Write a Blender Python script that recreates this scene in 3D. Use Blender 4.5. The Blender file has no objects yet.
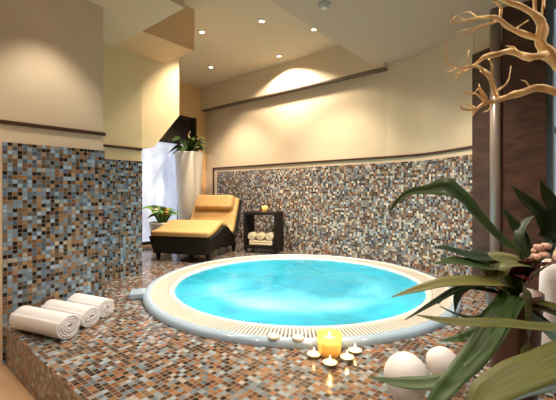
import bpy, bmesh, math, random
from mathutils import Vector, Matrix, noise as mnoise
random.seed(7)
S = bpy.context.scene
C = S.collection
PI = math.pi
# ------------------------------------------------------------------ camera
F_PX, CX, HY = 351.0, 278.0, 191.5
TH = math.radians(39.8)
FW = Vector((-math.sin(TH), math.cos(TH), 0)); RT = Vector((math.cos(TH), math.sin(TH), 0))
CAMZ, DECK = 1.15, 0.25
cam_d = bpy.data.cameras.new('camera'); cam = bpy.data.objects.new('camera', cam_d); C.objects.link(cam)
cam_d.sensor_width = 36; cam_d.lens = F_PX / 556 * 36
cam_d.shift_y = -(200 - HY) / 556
cam.location = (0, 0, CAMZ); cam.rotation_euler = (PI/2, 0, TH)
cam_d.clip_start = 0.02
S.camera = cam

def at(px, py, d):
    """world point seen at (px,py) of the photograph at forward distance d"""
    p = FW*d + RT*((px-CX)/F_PX*d); return Vector((p.x, p.y, CAMZ + (HY-py)/F_PX*d))
def onz(px, py, z=DECK):
    return at(px, py, (CAMZ-z)*F_PX/(py-HY))

# ------------------------------------------------------------------ materials
def mat(name):
    m = bpy.data.materials.new(name); m.use_nodes = True
    nt = m.node_tree; b = nt.nodes['Principled BSDF']; return m, nt, b
def N(nt, t, **kw):
    n = nt.nodes.new(t)
    for k, v in kw.items(): setattr(n, k, v)
    return n
def rgba(c): return (c[0], c[1], c[2], 1)
def simple(name, col, rough=.5, metal=0, noise=0, nscale=8, bump=0, bscale=60, spec=None, coat=0, sub=0):
    m, nt, b = mat(name)
    b.inputs['Base Color'].default_value = rgba(col); b.inputs['Roughness'].default_value = rough
    b.inputs['Metallic'].default_value = metal
    if coat: b.inputs['Coat Weight'].default_value = coat
    if sub:
        b.inputs['Subsurface Weight'].default_value = sub; b.inputs['Subsurface Scale'].default_value = .02
    tc = N(nt, 'ShaderNodeTexCoord')
    if noise:
        n = N(nt, 'ShaderNodeTexNoise'); n.inputs['Scale'].default_value = nscale; n.inputs['Detail'].default_value = 4
        r = N(nt, 'ShaderNodeValToRGB'); e = r.color_ramp.elements
        e[0].position = .3; e[1].position = .7
        e[0].color = rgba([max(0, c*(1-noise)) for c in col]); e[1].color = rgba([min(1, c*(1+noise)) for c in col])
        nt.links.new(tc.outputs['Object'], n.inputs['Vector']); nt.links.new(n.outputs['Fac'], r.inputs['Fac']); nt.links.new(r.outputs['Color'], b.inputs['Base Color'])
    if bump:
        n2 = N(nt, 'ShaderNodeTexNoise'); n2.inputs['Scale'].default_value = bscale
        bp = N(nt, 'ShaderNodeBump'); bp.inputs['Strength'].default_value = bump; bp.inputs['Distance'].default_value = .01
        nt.links.new(tc.outputs['Object'], n2.inputs['Vector']); nt.links.new(n2.outputs['Fac'], bp.inputs['Height']); nt.links.new(bp.outputs['Normal'], b.inputs['Normal'])
    return m
def emit(name, col, s):
    m, nt, b = mat(name)
    b.inputs['Base Color'].default_value = rgba(col)
    b.inputs['Emission Color'].default_value = rgba(col); b.inputs['Emission Strength'].default_value = s
    return m

def mosaic(name, palette, pitch=.028, rough=.16, jitter=.10, grout=(.20, .16, .12)):
    m, nt, b = mat(name); L = nt.links.new
    uv = N(nt, 'ShaderNodeUVMap'); uv.uv_map = 'UVMap'
    sc = N(nt, 'ShaderNodeVectorMath', operation='SCALE'); sc.inputs['Scale'].default_value = 1/pitch
    L(uv.outputs['UV'], sc.inputs[0])
    fl = N(nt, 'ShaderNodeVectorMath', operation='FLOOR'); L(sc.outputs['Vector'], fl.inputs[0])
    fr = N(nt, 'ShaderNodeVectorMath', operation='FRACTION'); L(sc.outputs['Vector'], fr.inputs[0])
    wn = N(nt, 'ShaderNodeTexWhiteNoise', noise_dimensions='2D'); L(fl.outputs['Vector'], wn.inputs['Vector'])
    # loose clusters of colour, as on a hand-mixed sheet
    cl = N(nt, 'ShaderNodeTexNoise', noise_dimensions='2D'); cl.inputs['Scale'].default_value = .33; cl.inputs['Detail'].default_value = 2
    L(fl.outputs['Vector'], cl.inputs['Vector'])
    ma = N(nt, 'ShaderNodeMath', operation='MULTIPLY_ADD'); ma.inputs[1].default_value = .9; ma.inputs[2].default_value = -.45
    L(cl.outputs['Fac'], ma.inputs[0])
    ad = N(nt, 'ShaderNodeMath', operation='ADD'); L(wn.outputs['Value'], ad.inputs[0]); L(ma.outputs[0], ad.inputs[1])
    wr = N(nt, 'ShaderNodeMath', operation='FRACT'); L(ad.outputs[0], wr.inputs[0])
    cr = N(nt, 'ShaderNodeValToRGB'); cr.color_ramp.interpolation = 'CONSTANT'
    els = cr.color_ramp.elements; tot = sum(w for w, _ in palette); acc = 0
    for i, (w, c) in enumerate(palette):
        e = els[0] if i == 0 else (els[1] if i == 1 else els.new(min(.999, acc/tot)))
        e.position = acc/tot; e.color = rgba(c); acc += w
    L(wr.outputs[0], cr.inputs['Fac'])
    hs = N(nt, 'ShaderNodeHueSaturation'); L(cr.outputs['Color'], hs.inputs['Color'])
    sepc = N(nt, 'ShaderNodeSeparateColor'); L(wn.outputs['Color'], sepc.inputs['Color'])
    mr = N(nt, 'ShaderNodeMapRange'); mr.inputs['To Min'].default_value = .7; mr.inputs['To Max'].default_value = 1.3
    L(sepc.outputs['Green'], mr.inputs['Value']); L(mr.outputs['Result'], hs.inputs['Value'])
    # grout lines
    sx = N(nt, 'ShaderNodeSeparateXYZ'); L(fr.outputs['Vector'], sx.inputs[0])
    def edge(o):
        a = N(nt, 'ShaderNodeMath', operation='SUBTRACT'); a.inputs[1].default_value = .5; L(o, a.inputs[0])
        q = N(nt, 'ShaderNodeMath', operation='ABSOLUTE'); L(a.outputs[0], q.inputs[0]); return q
    ex, ey = edge(sx.outputs['X']), edge(sx.outputs['Y'])
    mx = N(nt, 'ShaderNodeMath', operation='MAXIMUM'); L(ex.outputs[0], mx.inputs[0]); L(ey.outputs[0], mx.inputs[1])
    gt = N(nt, 'ShaderNodeMath', operation='GREATER_THAN'); gt.inputs[1].default_value = .44; L(mx.outputs[0], gt.inputs[0])
    mix = N(nt, 'ShaderNodeMix', data_type='RGBA'); L(gt.outputs[0], mix.inputs['Factor'])
    L(hs.outputs['Color'], mix.inputs['A']); mix.inputs['B'].default_value = rgba(grout)
    L(mix.outputs['Result'], b.inputs['Base Color'])
    rr = N(nt, 'ShaderNodeMapRange'); rr.inputs['To Min'].default_value = rough; rr.inputs['To Max'].default_value = .75
    L(gt.outputs[0], rr.inputs['Value']); L(rr.outputs['Result'], b.inputs['Roughness'])
    # each tile is set a touch out of true
    ge = N(nt, 'ShaderNodeNewGeometry')
    sb = N(nt, 'ShaderNodeVectorMath', operation='SUBTRACT'); L(wn.outputs['Color'], sb.inputs[0]); sb.inputs[1].default_value = (.5, .5, .5)
    s2 = N(nt, 'ShaderNodeVectorMath', operation='SCALE'); s2.inputs['Scale'].default_value = jitter; L(sb.outputs['Vector'], s2.inputs[0])
    a2 = N(nt, 'ShaderNodeVectorMath', operation='ADD'); L(s2.outputs['Vector'], a2.inputs[0]); L(ge.outputs['Normal'], a2.inputs[1])
    nm = N(nt, 'ShaderNodeVectorMath', operation='NORMALIZE'); L(a2.outputs['Vector'], nm.inputs[0]); L(nm.outputs['Vector'], b.inputs['Normal'])
    b.inputs['Specular IOR Level'].default_value = .55
    return m

PAL_L = [(2.3, (0.144,0.234,0.334)), (1.8, (0.238,0.367,0.493)), (1.4, (0.072,0.133,0.220)), (1.4, (0.245,0.133,0.062)), (1.4, (0.130,0.070,0.044)), (1.0, (0.288,0.195,0.114)), (2.1, (0.007,0.007,0.009)), (.7, (0.302,0.296,0.264)), (1.1, (0.101,0.101,0.097))]
PAL_B = [(1.3, (0.522,0.513,0.470)), (1.7, (0.216,0.288,0.357)), (1.2, (0.324,0.252,0.179)), (1.5, (0.144,0.081,0.052)), (2.0, (0.032,0.029,0.033)), (.9, (0.306,0.135,0.066)), (1.4, (0.135,0.153,0.188)), (.9, (0.630,0.594,0.508))]
PAL_D = [(1.7, (0.229,0.296,0.343)), (1.4, (0.111,0.155,0.195)), (1.5, (0.222,0.092,0.039)), (2.2, (0.096,0.044,0.027)), (1.6, (0.222,0.126,0.066)), (1.6, (0.022,0.015,0.013)), (.9, (0.296,0.274,0.257)), (1.5, (0.052,0.037,0.030))]
M = {}
M['mosaic_left'] = mosaic('mosaic_left', PAL_L)
M['mosaic_back'] = mosaic('mosaic_back', PAL_B, rough=.2, jitter=.2)
M['mosaic_deck'] = mosaic('mosaic_deck', PAL_D, rough=.14, jitter=.05)
M['paint'] = simple('cream_paint', (.76,.63,.45), .7, noise=.03, nscale=1.5, bump=.08, bscale=180)
M['paint_left'] = simple('beige_paint', (.68,.57,.42), .7, noise=.04, nscale=1.2, bump=.08, bscale=180)
M['paint_yellow'] = simple('yellow_paint', (.78,.62,.37), .7, noise=.03, nscale=1.5)
M['paint_orange'] = simple('orange_paint', (.78,.50,.24), .7, noise=.04, nscale=1.5)
M['ceiling'] = simple('ceiling_paint', (.70,.56,.39), .8, noise=.02, nscale=1)
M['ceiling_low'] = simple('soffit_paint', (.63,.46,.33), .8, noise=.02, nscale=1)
M['beam'] = simple('beam_paint', (.74,.48,.26), .75, noise=.03, nscale=2)
M['trim'] = simple('dark_trim', (.06,.028,.018), .35)
M['underside_shade'] = simple('bulkhead_shade', (.16,.11,.075), .5)  # shade below the bulkhead, given as a colour
M['floor'] = simple('beige_floor', (.60,.40,.24), .3, noise=.1, nscale=3)
M['acrylic'] = simple('tub_acrylic', (.74,.72,.68), .12, coat=.3)
M['grate'] = simple('grate_plastic', (.80,.77,.71), .3)
M['lip'] = simple('tub_lip_acrylic', (.34,.46,.60), .12, coat=.3)  # blue reflection of window and water put into the lip's base colour
M['bowl'] = simple('pool_shell', (.035,.47,.58), .3, noise=.05, nscale=2)
M['dark'] = simple('dark_gap', (.015,.014,.013), .8)
M['wicker'] = None
M['cushion'] = simple('yellow_cushion', (.52,.32,.12), .75, noise=.05, nscale=20, bump=.15, bscale=300)
M['towel'] = simple('white_towel', (.86,.87,.92), .95, noise=.03, nscale=60, bump=.6, bscale=420)
M['towel_cream'] = simple('cream_towel', (.85,.74,.52), .95, bump=.5, bscale=300)
M['white_pot'] = simple('white_ceramic', (.80,.76,.70), .35, noise=.03, nscale=5)
M['egg'] = simple('pale_ceramic', (.88,.87,.90), .45, noise=.03, nscale=9, sub=.1)
M['steel'] = simple('brushed_steel', (.40,.34,.31), .38, metal=.6)
M['lampring'] = simple('lamp_ring', (.75,.70,.62), .3, metal=.4)
M['lamp'] = emit('lamp_glow', (1,.87,.65), 22)
M['wood'] = simple('driftwood', (.88,.58,.29), .65, noise=.25, nscale=14, bump=.5, bscale=50)
M['soil'] = simple('soil', (.05,.03,.02), .95, noise=.3, nscale=40)
M['brownpot'] = simple('brown_glaze', (.10,.045,.03), .35)
M['black'] = simple('black_lacquer', (.020,.014,.012), .4)
M['flame'] = emit('flame', (1,.72,.28), 14)
M['poollamp'] = emit('pool_lamp', (.5,.95,1), 6)
M['wax'] = emit('wax_glow', (.95,.70,.34), .34); M['wax'].node_tree.nodes['Principled BSDF'].inputs['Roughness'].default_value = .5
M['waxwhite'] = emit('tea_wax_glow', (.98,.86,.55), .3)
M['alu'] = simple('tealight_cup', (.80,.72,.58), .35, metal=.5)
M['pink'] = simple('pink_petal', (.80,.50,.42), .6, noise=.15, nscale=30)
M['orange_petal'] = simple('orange_petal', (.80,.38,.14), .6)
M['white_petal'] = simple('white_petal', (.85,.80,.70), .6)
M['darkred'] = simple('dark_red_leaf', (.10,.012,.016), .45, noise=.3, nscale=12)
M['bluesteel'] = simple('blue_frame', (.10,.18,.26), .4, metal=.2)
M['winframe'] = simple('dark_window_frame', (.012,.010,.010), .35)
M['plastic'] = simple('grey_plastic', (.42,.40,.38), .5)

def wicker():
    m, nt, b = mat('dark_wicker'); L = nt.links.new
    tc = N(nt, 'ShaderNodeTexCoord')
    w1 = N(nt, 'ShaderNodeTexWave', wave_type='BANDS', bands_direction='Z'); w1.inputs['Scale'].default_value = 28; w1.inputs['Distortion'].default_value = .6
    w2 = N(nt, 'ShaderNodeTexWave', wave_type='BANDS', bands_direction='X'); w2.inputs['Scale'].default_value = 20; w2.inputs['Distortion'].default_value = .6
    L(tc.outputs['Object'], w1.inputs['Vector']); L(tc.outputs['Object'], w2.inputs['Vector'])
    mu = N(nt, 'ShaderNodeMath', operation='MULTIPLY'); L(w1.outputs['Fac'], mu.inputs[0]); L(w2.outputs['Fac'], mu.inputs[1])
    r = N(nt, 'ShaderNodeValToRGB'); r.color_ramp.elements[0].color = (.004,.003,.002,1); r.color_ramp.elements[1].color = (.026,.014,.010,1)
    L(mu.outputs[0], r.inputs['Fac']); L(r.outputs['Color'], b.inputs['Base Color'])
    bp = N(nt, 'ShaderNodeBump'); bp.inputs['Strength'].default_value = .6; bp.inputs['Distance'].default_value = .01
    L(mu.outputs[0], bp.inputs['Height']); L(bp.outputs['Normal'], b.inputs['Normal'])
    b.inputs['Roughness'].default_value = .6; b.inputs['Specular IOR Level'].default_value = .25
    return m
M['wicker'] = wicker()

def brownstone():
    m, nt, b = mat('brown_stone'); L = nt.links.new
    tc = N(nt, 'ShaderNodeTexCoord'); mp = N(nt, 'ShaderNodeMapping'); mp.inputs['Scale'].default_value = (1.5, 1.5, 5)
    n = N(nt, 'ShaderNodeTexNoise'); n.inputs['Scale'].default_value = 2.4; n.inputs['Detail'].default_value = 8; n.inputs['Distortion'].default_value = 1
    L(tc.outputs['Object'], mp.inputs['Vector']); L(mp.outputs['Vector'], n.inputs['Vector'])
    r = N(nt, 'ShaderNodeValToRGB'); e = r.color_ramp.elements
    e[0].position = .3; e[1].position = .75; e[0].color = (.035,.018,.014,1); e[1].color = (.115,.058,.042,1)
    L(n.outputs['Fac'], r.inputs['Fac']); L(r.outputs['Color'], b.inputs['Base Color'])
    b.inputs['Roughness'].default_value = .38
    return m
M['brownstone'] = brownstone()

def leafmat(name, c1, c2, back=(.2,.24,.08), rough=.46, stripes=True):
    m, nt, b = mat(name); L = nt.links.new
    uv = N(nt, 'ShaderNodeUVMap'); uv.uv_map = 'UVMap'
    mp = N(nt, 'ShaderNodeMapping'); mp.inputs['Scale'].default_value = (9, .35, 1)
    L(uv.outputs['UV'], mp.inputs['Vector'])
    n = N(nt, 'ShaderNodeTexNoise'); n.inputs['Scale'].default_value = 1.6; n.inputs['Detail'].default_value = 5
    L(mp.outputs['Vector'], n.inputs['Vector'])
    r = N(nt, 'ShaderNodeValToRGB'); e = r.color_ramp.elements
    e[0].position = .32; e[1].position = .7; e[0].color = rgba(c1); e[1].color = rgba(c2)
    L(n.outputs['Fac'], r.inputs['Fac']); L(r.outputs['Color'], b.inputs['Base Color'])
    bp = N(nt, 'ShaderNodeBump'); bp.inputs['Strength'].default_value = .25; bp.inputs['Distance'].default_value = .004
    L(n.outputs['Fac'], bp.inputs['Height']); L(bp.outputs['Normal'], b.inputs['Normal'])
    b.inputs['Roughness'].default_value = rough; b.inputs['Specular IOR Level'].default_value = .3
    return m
M['leaf_green'] = leafmat('leaf_green', (.016,.042,.009), (.052,.095,.016))
M['leaf_olive'] = leafmat('leaf_olive', (.055,.065,.010), (.11,.11,.022))
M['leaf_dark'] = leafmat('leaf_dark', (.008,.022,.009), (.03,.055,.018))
M['leaf_pale'] = leafmat('leaf_pale', (.09,.11,.04), (.22,.22,.10))
M['leaf_grey'] = leafmat('leaf_grey', (.07,.11,.11), (.14,.20,.19))
M['leaf_yellow'] = leafmat('leaf_yellow', (.14,.11,.02), (.12,.15,.035))
M['leaf_bright'] = leafmat('leaf_bright', (.06,.22,.03), (.26,.46,.10))

def glass(name, col=(1,1,1), rough=0.02):
    m, nt, b = mat(name)
    b.inputs['Base Color'].default_value = rgba(col); b.inputs['Transmission Weight'].default_value = 1
    b.inputs['Roughness'].default_value = rough; b.inputs['IOR'].default_value = 1.45
    return m
def ambering():
    m, nt, b = mat('amber_frosted_glass'); L = nt.links.new
    b.inputs['Base Color'].default_value = (.9,.66,.30,1); b.inputs['Roughness'].default_value = .2
    tr = N(nt, 'ShaderNodeBsdfTranslucent'); tr.inputs['Color'].default_value = (1,.80,.45,1)
    tp = N(nt, 'ShaderNodeBsdfTransparent'); tp.inputs['Color'].default_value = (1,.86,.60,1)
    m1 = N(nt, 'ShaderNodeMixShader'); m1.inputs['Fac'].default_value = .45; L(tr.outputs[0], m1.inputs[1]); L(tp.outputs[0], m1.inputs[2])
    m2 = N(nt, 'ShaderNodeMixShader'); m2.inputs['Fac'].default_value = .2; L(m1.outputs[0], m2.inputs[1]); L(b.outputs[0], m2.inputs[2])
    L(m2.outputs[0], nt.nodes['Material Output'].inputs['Surface']); return m
M['glass'] = ambering()

def windowpane(name, c1, c2, s):
    """frosted pane lit by daylight behind it: vertical streaks of what stands outside"""
    m, nt, b = mat(name); L = nt.links.new
    tc = N(nt, 'ShaderNodeTexCoord'); mp = N(nt, 'ShaderNodeMapping'); mp.inputs['Scale'].default_value = (1, 3.2, .9)
    L(tc.outputs['Object'], mp.inputs['Vector'])
    n = N(nt, 'ShaderNodeTexNoise'); n.inputs['Scale'].default_value = 1.3; n.inputs['Detail'].default_value = 4
    L(mp.outputs['Vector'], n.inputs['Vector'])
    r = N(nt, 'ShaderNodeValToRGB'); e = r.color_ramp.elements
    e[0].position = .38; e[1].position = .62; e[0].color = rgba(c1); e[1].color = rgba(c2)
    L(n.outputs['Fac'], r.inputs['Fac'])
    L(r.outputs['Color'], b.inputs['Emission Color']); b.inputs['Emission Strength'].default_value = s
    b.inputs['Base Color'].default_value = (.5,.55,.6,1); b.inputs['Roughness'].default_value = .25
    return m
M['pane'] = windowpane('frosted_pane', (.34,.37,.58), (.74,.85,1.0), .8)
M['pane_blue'] = windowpane('blue_pane', (.10,.22,.32), (.32,.52,.66), .7)
M['pane_dark'] = simple('dark_pane', (.010,.010,.012), .12)

def water():
    m, nt, b = mat('whirlpool_water'); L = nt.links.new
    tc = N(nt, 'ShaderNodeTexCoord')
    n = N(nt, 'ShaderNodeTexNoise'); n.inputs['Scale'].default_value = 5; n.inputs['Detail'].default_value = 5; n.inputs['Distortion'].default_value = .8
    L(tc.outputs['Object'], n.inputs['Vector'])
    bp = N(nt, 'ShaderNodeBump'); bp.inputs['Strength'].default_value = .35; bp.inputs['Distance'].default_value = .03
    L(n.outputs['Fac'], bp.inputs['Height'])
    b.inputs['Base Color'].default_value = (.80,.97,1,1); b.inputs['Transmission Weight'].default_value = 1
    b.inputs['IOR'].default_value = 1.33; b.inputs['Roughness'].default_value = .12
    L(bp.outputs['Normal'], b.inputs['Normal'])
    # aerated, milky patches
    n2 = N(nt, 'ShaderNodeTexNoise'); n2.inputs['Scale'].default_value = 1.15; n2.inputs['Detail'].default_value = 2.5; n2.inputs['Distortion'].default_value = .7
    L(tc.outputs['Object'], n2.inputs['Vector'])
    r = N(nt, 'ShaderNodeMapRange'); r.inputs['From Min'].default_value = .36; r.inputs['From Max'].default_value = .66
    r.inputs['To Min'].default_value = .06; r.inputs['To Max'].default_value = .8
    ln = N(nt, 'ShaderNodeVectorMath', operation='LENGTH'); L(tc.outputs['Object'], ln.inputs[0])
    fm = N(nt, 'ShaderNodeMath', operation='MULTIPLY_ADD'); fm.inputs[1].default_value = .20; fm.inputs[2].default_value = -.13; L(ln.outputs['Value'], fm.inputs[0])
    fa = N(nt, 'ShaderNodeMath', operation='ADD'); L(fm.outputs[0], fa.inputs[0]); L(n2.outputs['Fac'], fa.inputs[1])
    L(fa.outputs[0], r.inputs['Value'])
    tr = N(nt, 'ShaderNodeBsdfTranslucent'); tr.inputs['Color'].default_value = (.76,.94,.98,1)
    mx = N(nt, 'ShaderNodeMixShader'); L(r.outputs['Result'], mx.inputs['Fac'])
    L(b.outputs['BSDF'], mx.inputs[1]); L(tr.outputs['BSDF'], mx.inputs[2])
    L(mx.outputs['Shader'], nt.nodes['Material Output'].inputs['Surface'])
    return m
M['water'] = water()

# ------------------------------------------------------------------ mesh helpers
def BM(): return bmesh.new()
def box(bm, lo, hi):
    vs = [bm.verts.new((x, y, z)) for x in (lo[0], hi[0]) for y in (lo[1], hi[1]) for z in (lo[2], hi[2])]
    for f in ((0,1,3,2),(4,6,7,5),(0,4,5,1),(2,3,7,6),(0,2,6,4),(1,5,7,3)): bm.faces.new([vs[i] for i in f])
    return vs
def prism(bm, pts, axis, a, b):
    """polygon pts (u,v) extruded along axis from a to b"""
    def P(u, v, w): return {'x': (w, u, v), 'y': (u, w, v), 'z': (u, v, w)}[axis]
    A = [bm.verts.new(P(u, v, a)) for u, v in pts]; B = [bm.verts.new(P(u, v, b)) for u, v in pts]
    n = len(pts); bm.faces.new(A); bm.faces.new(B[::-1])
    for i in range(n): bm.faces.new((A[i], B[i], B[(i+1) % n], A[(i+1) % n]))
def lathe(bm, prof, c=(0,0,0), n=32, closed=False):
    rings = []
    for r, z in prof:
        if r < 1e-6: rings.append([bm.verts.new((c[0], c[1], c[2]+z))])
        else: rings.append([bm.verts.new((c[0]+r*math.cos(2*PI*i/n), c[1]+r*math.sin(2*PI*i/n), c[2]+z)) for i in range(n)])
    pairs = list(zip(rings[:-1], rings[1:])) + ([(rings[-1], rings[0])] if closed else [])
    for A, B in pairs:
        for i in range(n):
            j = (i+1) % n
            if len(A) == 1 and len(B) == 1: continue
            if len(A) == 1: bm.faces.new((A[0], B[i], B[j]))
            elif len(B) == 1: bm.faces.new((A[i], A[j], B[0]))
            else: bm.faces.new((A[i], A[j], B[j], B[i]))
def smoothpath(P, k=6):
    """Catmull-Rom through the points"""
    P = [Vector(p) for p in P]
    if len(P) < 3: 
        return [P[0].lerp(P[1], t/k) for t in range(k+1)]
    out = []
    for i in range(len(P)-1):
        p0 = P[i-1] if i else P[0]*2-P[1]; p1 = P[i]; p2 = P[i+1]; p3 = P[i+2] if i+2 < len(P) else P[-1]*2-P[-2]
        for s in range(k):
            t = s/k
            out.append(.5*((2*p1)+(p2-p0)*t+(2*p0-5*p1+4*p2-p3)*t*t+(3*p1-p0-3*p2+p3)*t**3))
    out.append(P[-1]); return out
def interp(vals, t):
    x = t*(len(vals)-1); i = min(int(x), len(vals)-2); f = x-i
    return vals[i]*(1-f)+vals[i+1]*f
def tube(bm, pts, radii, n=8, k=5, wob=0):
    P = smoothpath(pts, k); m = len(P); rings = []; up = Vector((0.3, .2, 1))
    for i, p in enumerate(P):
        t = (P[min(i+1, m-1)]-P[max(i-1, 0)]).normalized()
        a = t.cross(up); a = (a if a.length > .05 else t.cross(Vector((1,0,0)))).normalized(); b = t.cross(a)
        r = interp(radii, i/(m-1))
        ring = []
        for q in range(n):
            rr = r*(1+wob*mnoise.noise(p*22+Vector((q*1.7, 0, 0))))
            ring.append(bm.verts.new(p+(a*math.cos(2*PI*q/n)+b*math.sin(2*PI*q/n))*rr))
        rings.append(ring)
    for A, B in zip(rings[:-1], rings[1:]):
        for q in range(n): bm.faces.new((A[q], A[(q+1) % n], B[(q+1) % n], B[q]))
    bm.faces.new(rings[0][::-1]); bm.faces.new(rings[-1])
def ellipsoid(bm, c, r, n=10):
    g = bmesh.ops.create_uvsphere(bm, u_segments=n, v_segments=max(5, n//2+1), radius=1)
    for v in g['verts']: v.co = Vector((v.co.x*r[0]+c[0], v.co.y*r[1]+c[1], v.co.z*r[2]+c[2]))
def metric_uv(bm):
    uv = bm.loops.layers.uv.get('UVMap') or bm.loops.layers.uv.new('UVMap')
    bm.normal_update()
    for f in bm.faces:
        n = f.normal; ax = max(range(3), key=lambda i: abs(n[i]))
        for l in f.loops:
            c = l.vert.co
            l[uv].uv = ((c.y, c.z), (c.x, c.z), (c.x, c.y))[ax]
def obj(name, bm, m, parent=None, smooth=False, bevel=0, world=False, seg=2, recalc=True):
    """one mesh object; world=True: the mesh was built in world space and is moved into its parent's frame"""
    if recalc: bmesh.ops.recalc_face_normals(bm, faces=bm.faces)
    if world and parent is not None:
        bmesh.ops.translate(bm, verts=bm.verts, vec=-parent_world(parent))
    me = bpy.data.meshes.new(name); bm.to_mesh(me); bm.free()
    o = bpy.data.objects.new(name, me); C.objects.link(o)
    if isinstance(m, (list, tuple)):
        for q in m: me.materials.append(q)
    else: me.materials.append(m)
    if smooth:
        for p in me.polygons: p.use_smooth = True
    if bevel:
        md = o.modifiers.new('bevel', 'BEVEL'); md.width = bevel; md.segments = seg; md.limit_method = 'ANGLE'; md.angle_limit = .6
    if parent is not None: o.parent = parent
    return o
def parent_world(p):
    v = Vector((0,0,0))
    while p is not None: v += p.location; p = p.parent
    return v
def tag(o, label, cat, group=None, kind=None):
    o['label'] = label; o['category'] = cat
    if group: o['group'] = group
    if kind: o['kind'] = kind
    return o
def thing(name, label, cat, loc=(0,0,0), rz=0, group=None):
    o = bpy.data.objects.new(name, None); o.empty_display_size = .05; C.objects.link(o)
    o.location = loc; o.rotation_euler = (0, 0, rz); tag(o, label, cat, group); return o
def struct(name, bm, m, parent=None, label=None, **kw):
    o = obj(name, bm, m, parent, **kw)
    o['kind'] = 'structure'
    if parent is None and label: o['label'] = label; o['category'] = name.split('_')[0]
    return o
def dup(root, loc, rz=None, label=None):
    r = root.copy(); C.objects.link(r); r.location = loc
    if rz is not None: r.rotation_euler = (0, 0, rz)
    if label: r['label'] = label
    for ch in list(root.children):
        c = ch.copy(); C.objects.link(c); c.parent = r
        for g in list(ch.children):
            d = g.copy(); C.objects.link(d); d.parent = c
    return r
def local_origin(o, p):
    """put a world-built mesh object's origin at p"""
    o.data.transform(Matrix.Translation(-Vector(p))); o.location = p; return o

# ------------------------------------------------------------------ room
XL, XI, XF, YB = -2.90, -3.62, -5.30, 4.22
YDECK = .63
CH, CD, CLOW = 3.08, 2.73, 2.64
TRIMZ = 1.612
b = BM(); box(b, (XF-.1, -2.7, -.1), (2.7, YDECK+.02, 0)); struct('floor', b, M['floor'], label='beige floor in front of the tiled step')

# deck with a round hole for the tub
TUB = Vector((-2.045, 2.757, DECK)); RO = 1.415
def deck_mesh():
    bm = BM()
    outer = [(XF, YDECK), (2.6, YDECK), (2.6, YB+.1), (XF, YB+.1)]
    n = 96; ov = [bm.verts.new((x, y, DECK)) for x, y in outer]
    iv = [bm.verts.new((TUB.x+(RO-.03)*math.cos(2*PI*i/n), TUB.y+(RO-.03)*math.sin(2*PI*i/n), DECK)) for i in range(n)]
    E = [bm.edges.new((ov[i], ov[(i+1) % 4])) for i in range(4)] + [bm.edges.new((iv[i], iv[(i+1) % n])) for i in range(n)]
    bmesh.ops.triangle_fill(bm, use_beauty=True, use_dissolve=False, edges=E)
    for f in bm.faces:
        if f.normal.z < 0: f.normal_flip()
    A = [bm.verts.new((XF, YDECK, 0)), bm.verts.new((2.6, YDECK, 0))]
    bm.faces.new((A[0], A[1], ov[1], ov[0]))
    metric_uv(bm); return bm
struct('floor_deck', deck_mesh(), M['mosaic_deck'], label='raised deck of brown and blue mosaic around the pool', recalc=False)

# left pier with mosaic wainscot
b = BM(); box(b, (XI-.12, -2.7, 0), (XL, 1.275, CLOW+.02)); wl = struct('wall_left', b, M['paint_left'], label='beige wall with mosaic wainscot beside the rolled towels')
b = BM(); box(b, (XL, YDECK-.01, .0), (XL+.012, 1.275, 1.479)); metric_uv(b); struct('mosaic_cladding', b, M['mosaic_left'], wl)
b = BM(); box(b, (XI, 1.275, DECK), (XL, 1.287, 1.479)); metric_uv(b); struct('mosaic_cladding', b, M['mosaic_left'], wl)
b = BM(); box(b, (XL, -2.6, TRIMZ-.013), (XL+.014, 1.289, TRIMZ+.013)); struct('trim_1', b, M['trim'], wl)
# set-back section, with an opening under a sloping edge
b = BM(); box(b, (XI-.12, 1.275, 0), (XI, 2.005, CH+.02))
g = [(2.005,1.63),(2.17,1.655),(2.56,2.09),(2.56,CH+.02),(2.005,CH+.02)]
A = [b.verts.new((XI-.11*(y-2.005)/.555, y, z)) for y, z in g]; B = [b.verts.new((XI-.22, y, z)) for y, z in g]
b.faces.new(A); b.faces.new(B[::-1])
for i in range(5): b.faces.new((A[i], B[i], B[(i+1) % 5], A[(i+1) % 5]))
wi = struct('wall_inner', b, M['paint_yellow'], label='yellow wall section with sloping edge over the opening')
b = BM(); box(b, (XI, 1.287, DECK), (XI+.012, 2.005, 1.479)); metric_uv(b); struct('mosaic_cladding', b, M['mosaic_left'], wi)
b = BM(); box(b, (XI, 1.287, TRIMZ-.013), (XI+.014, 2.005, TRIMZ+.013)); struct('trim_2', b, M['trim'], wi)

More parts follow.
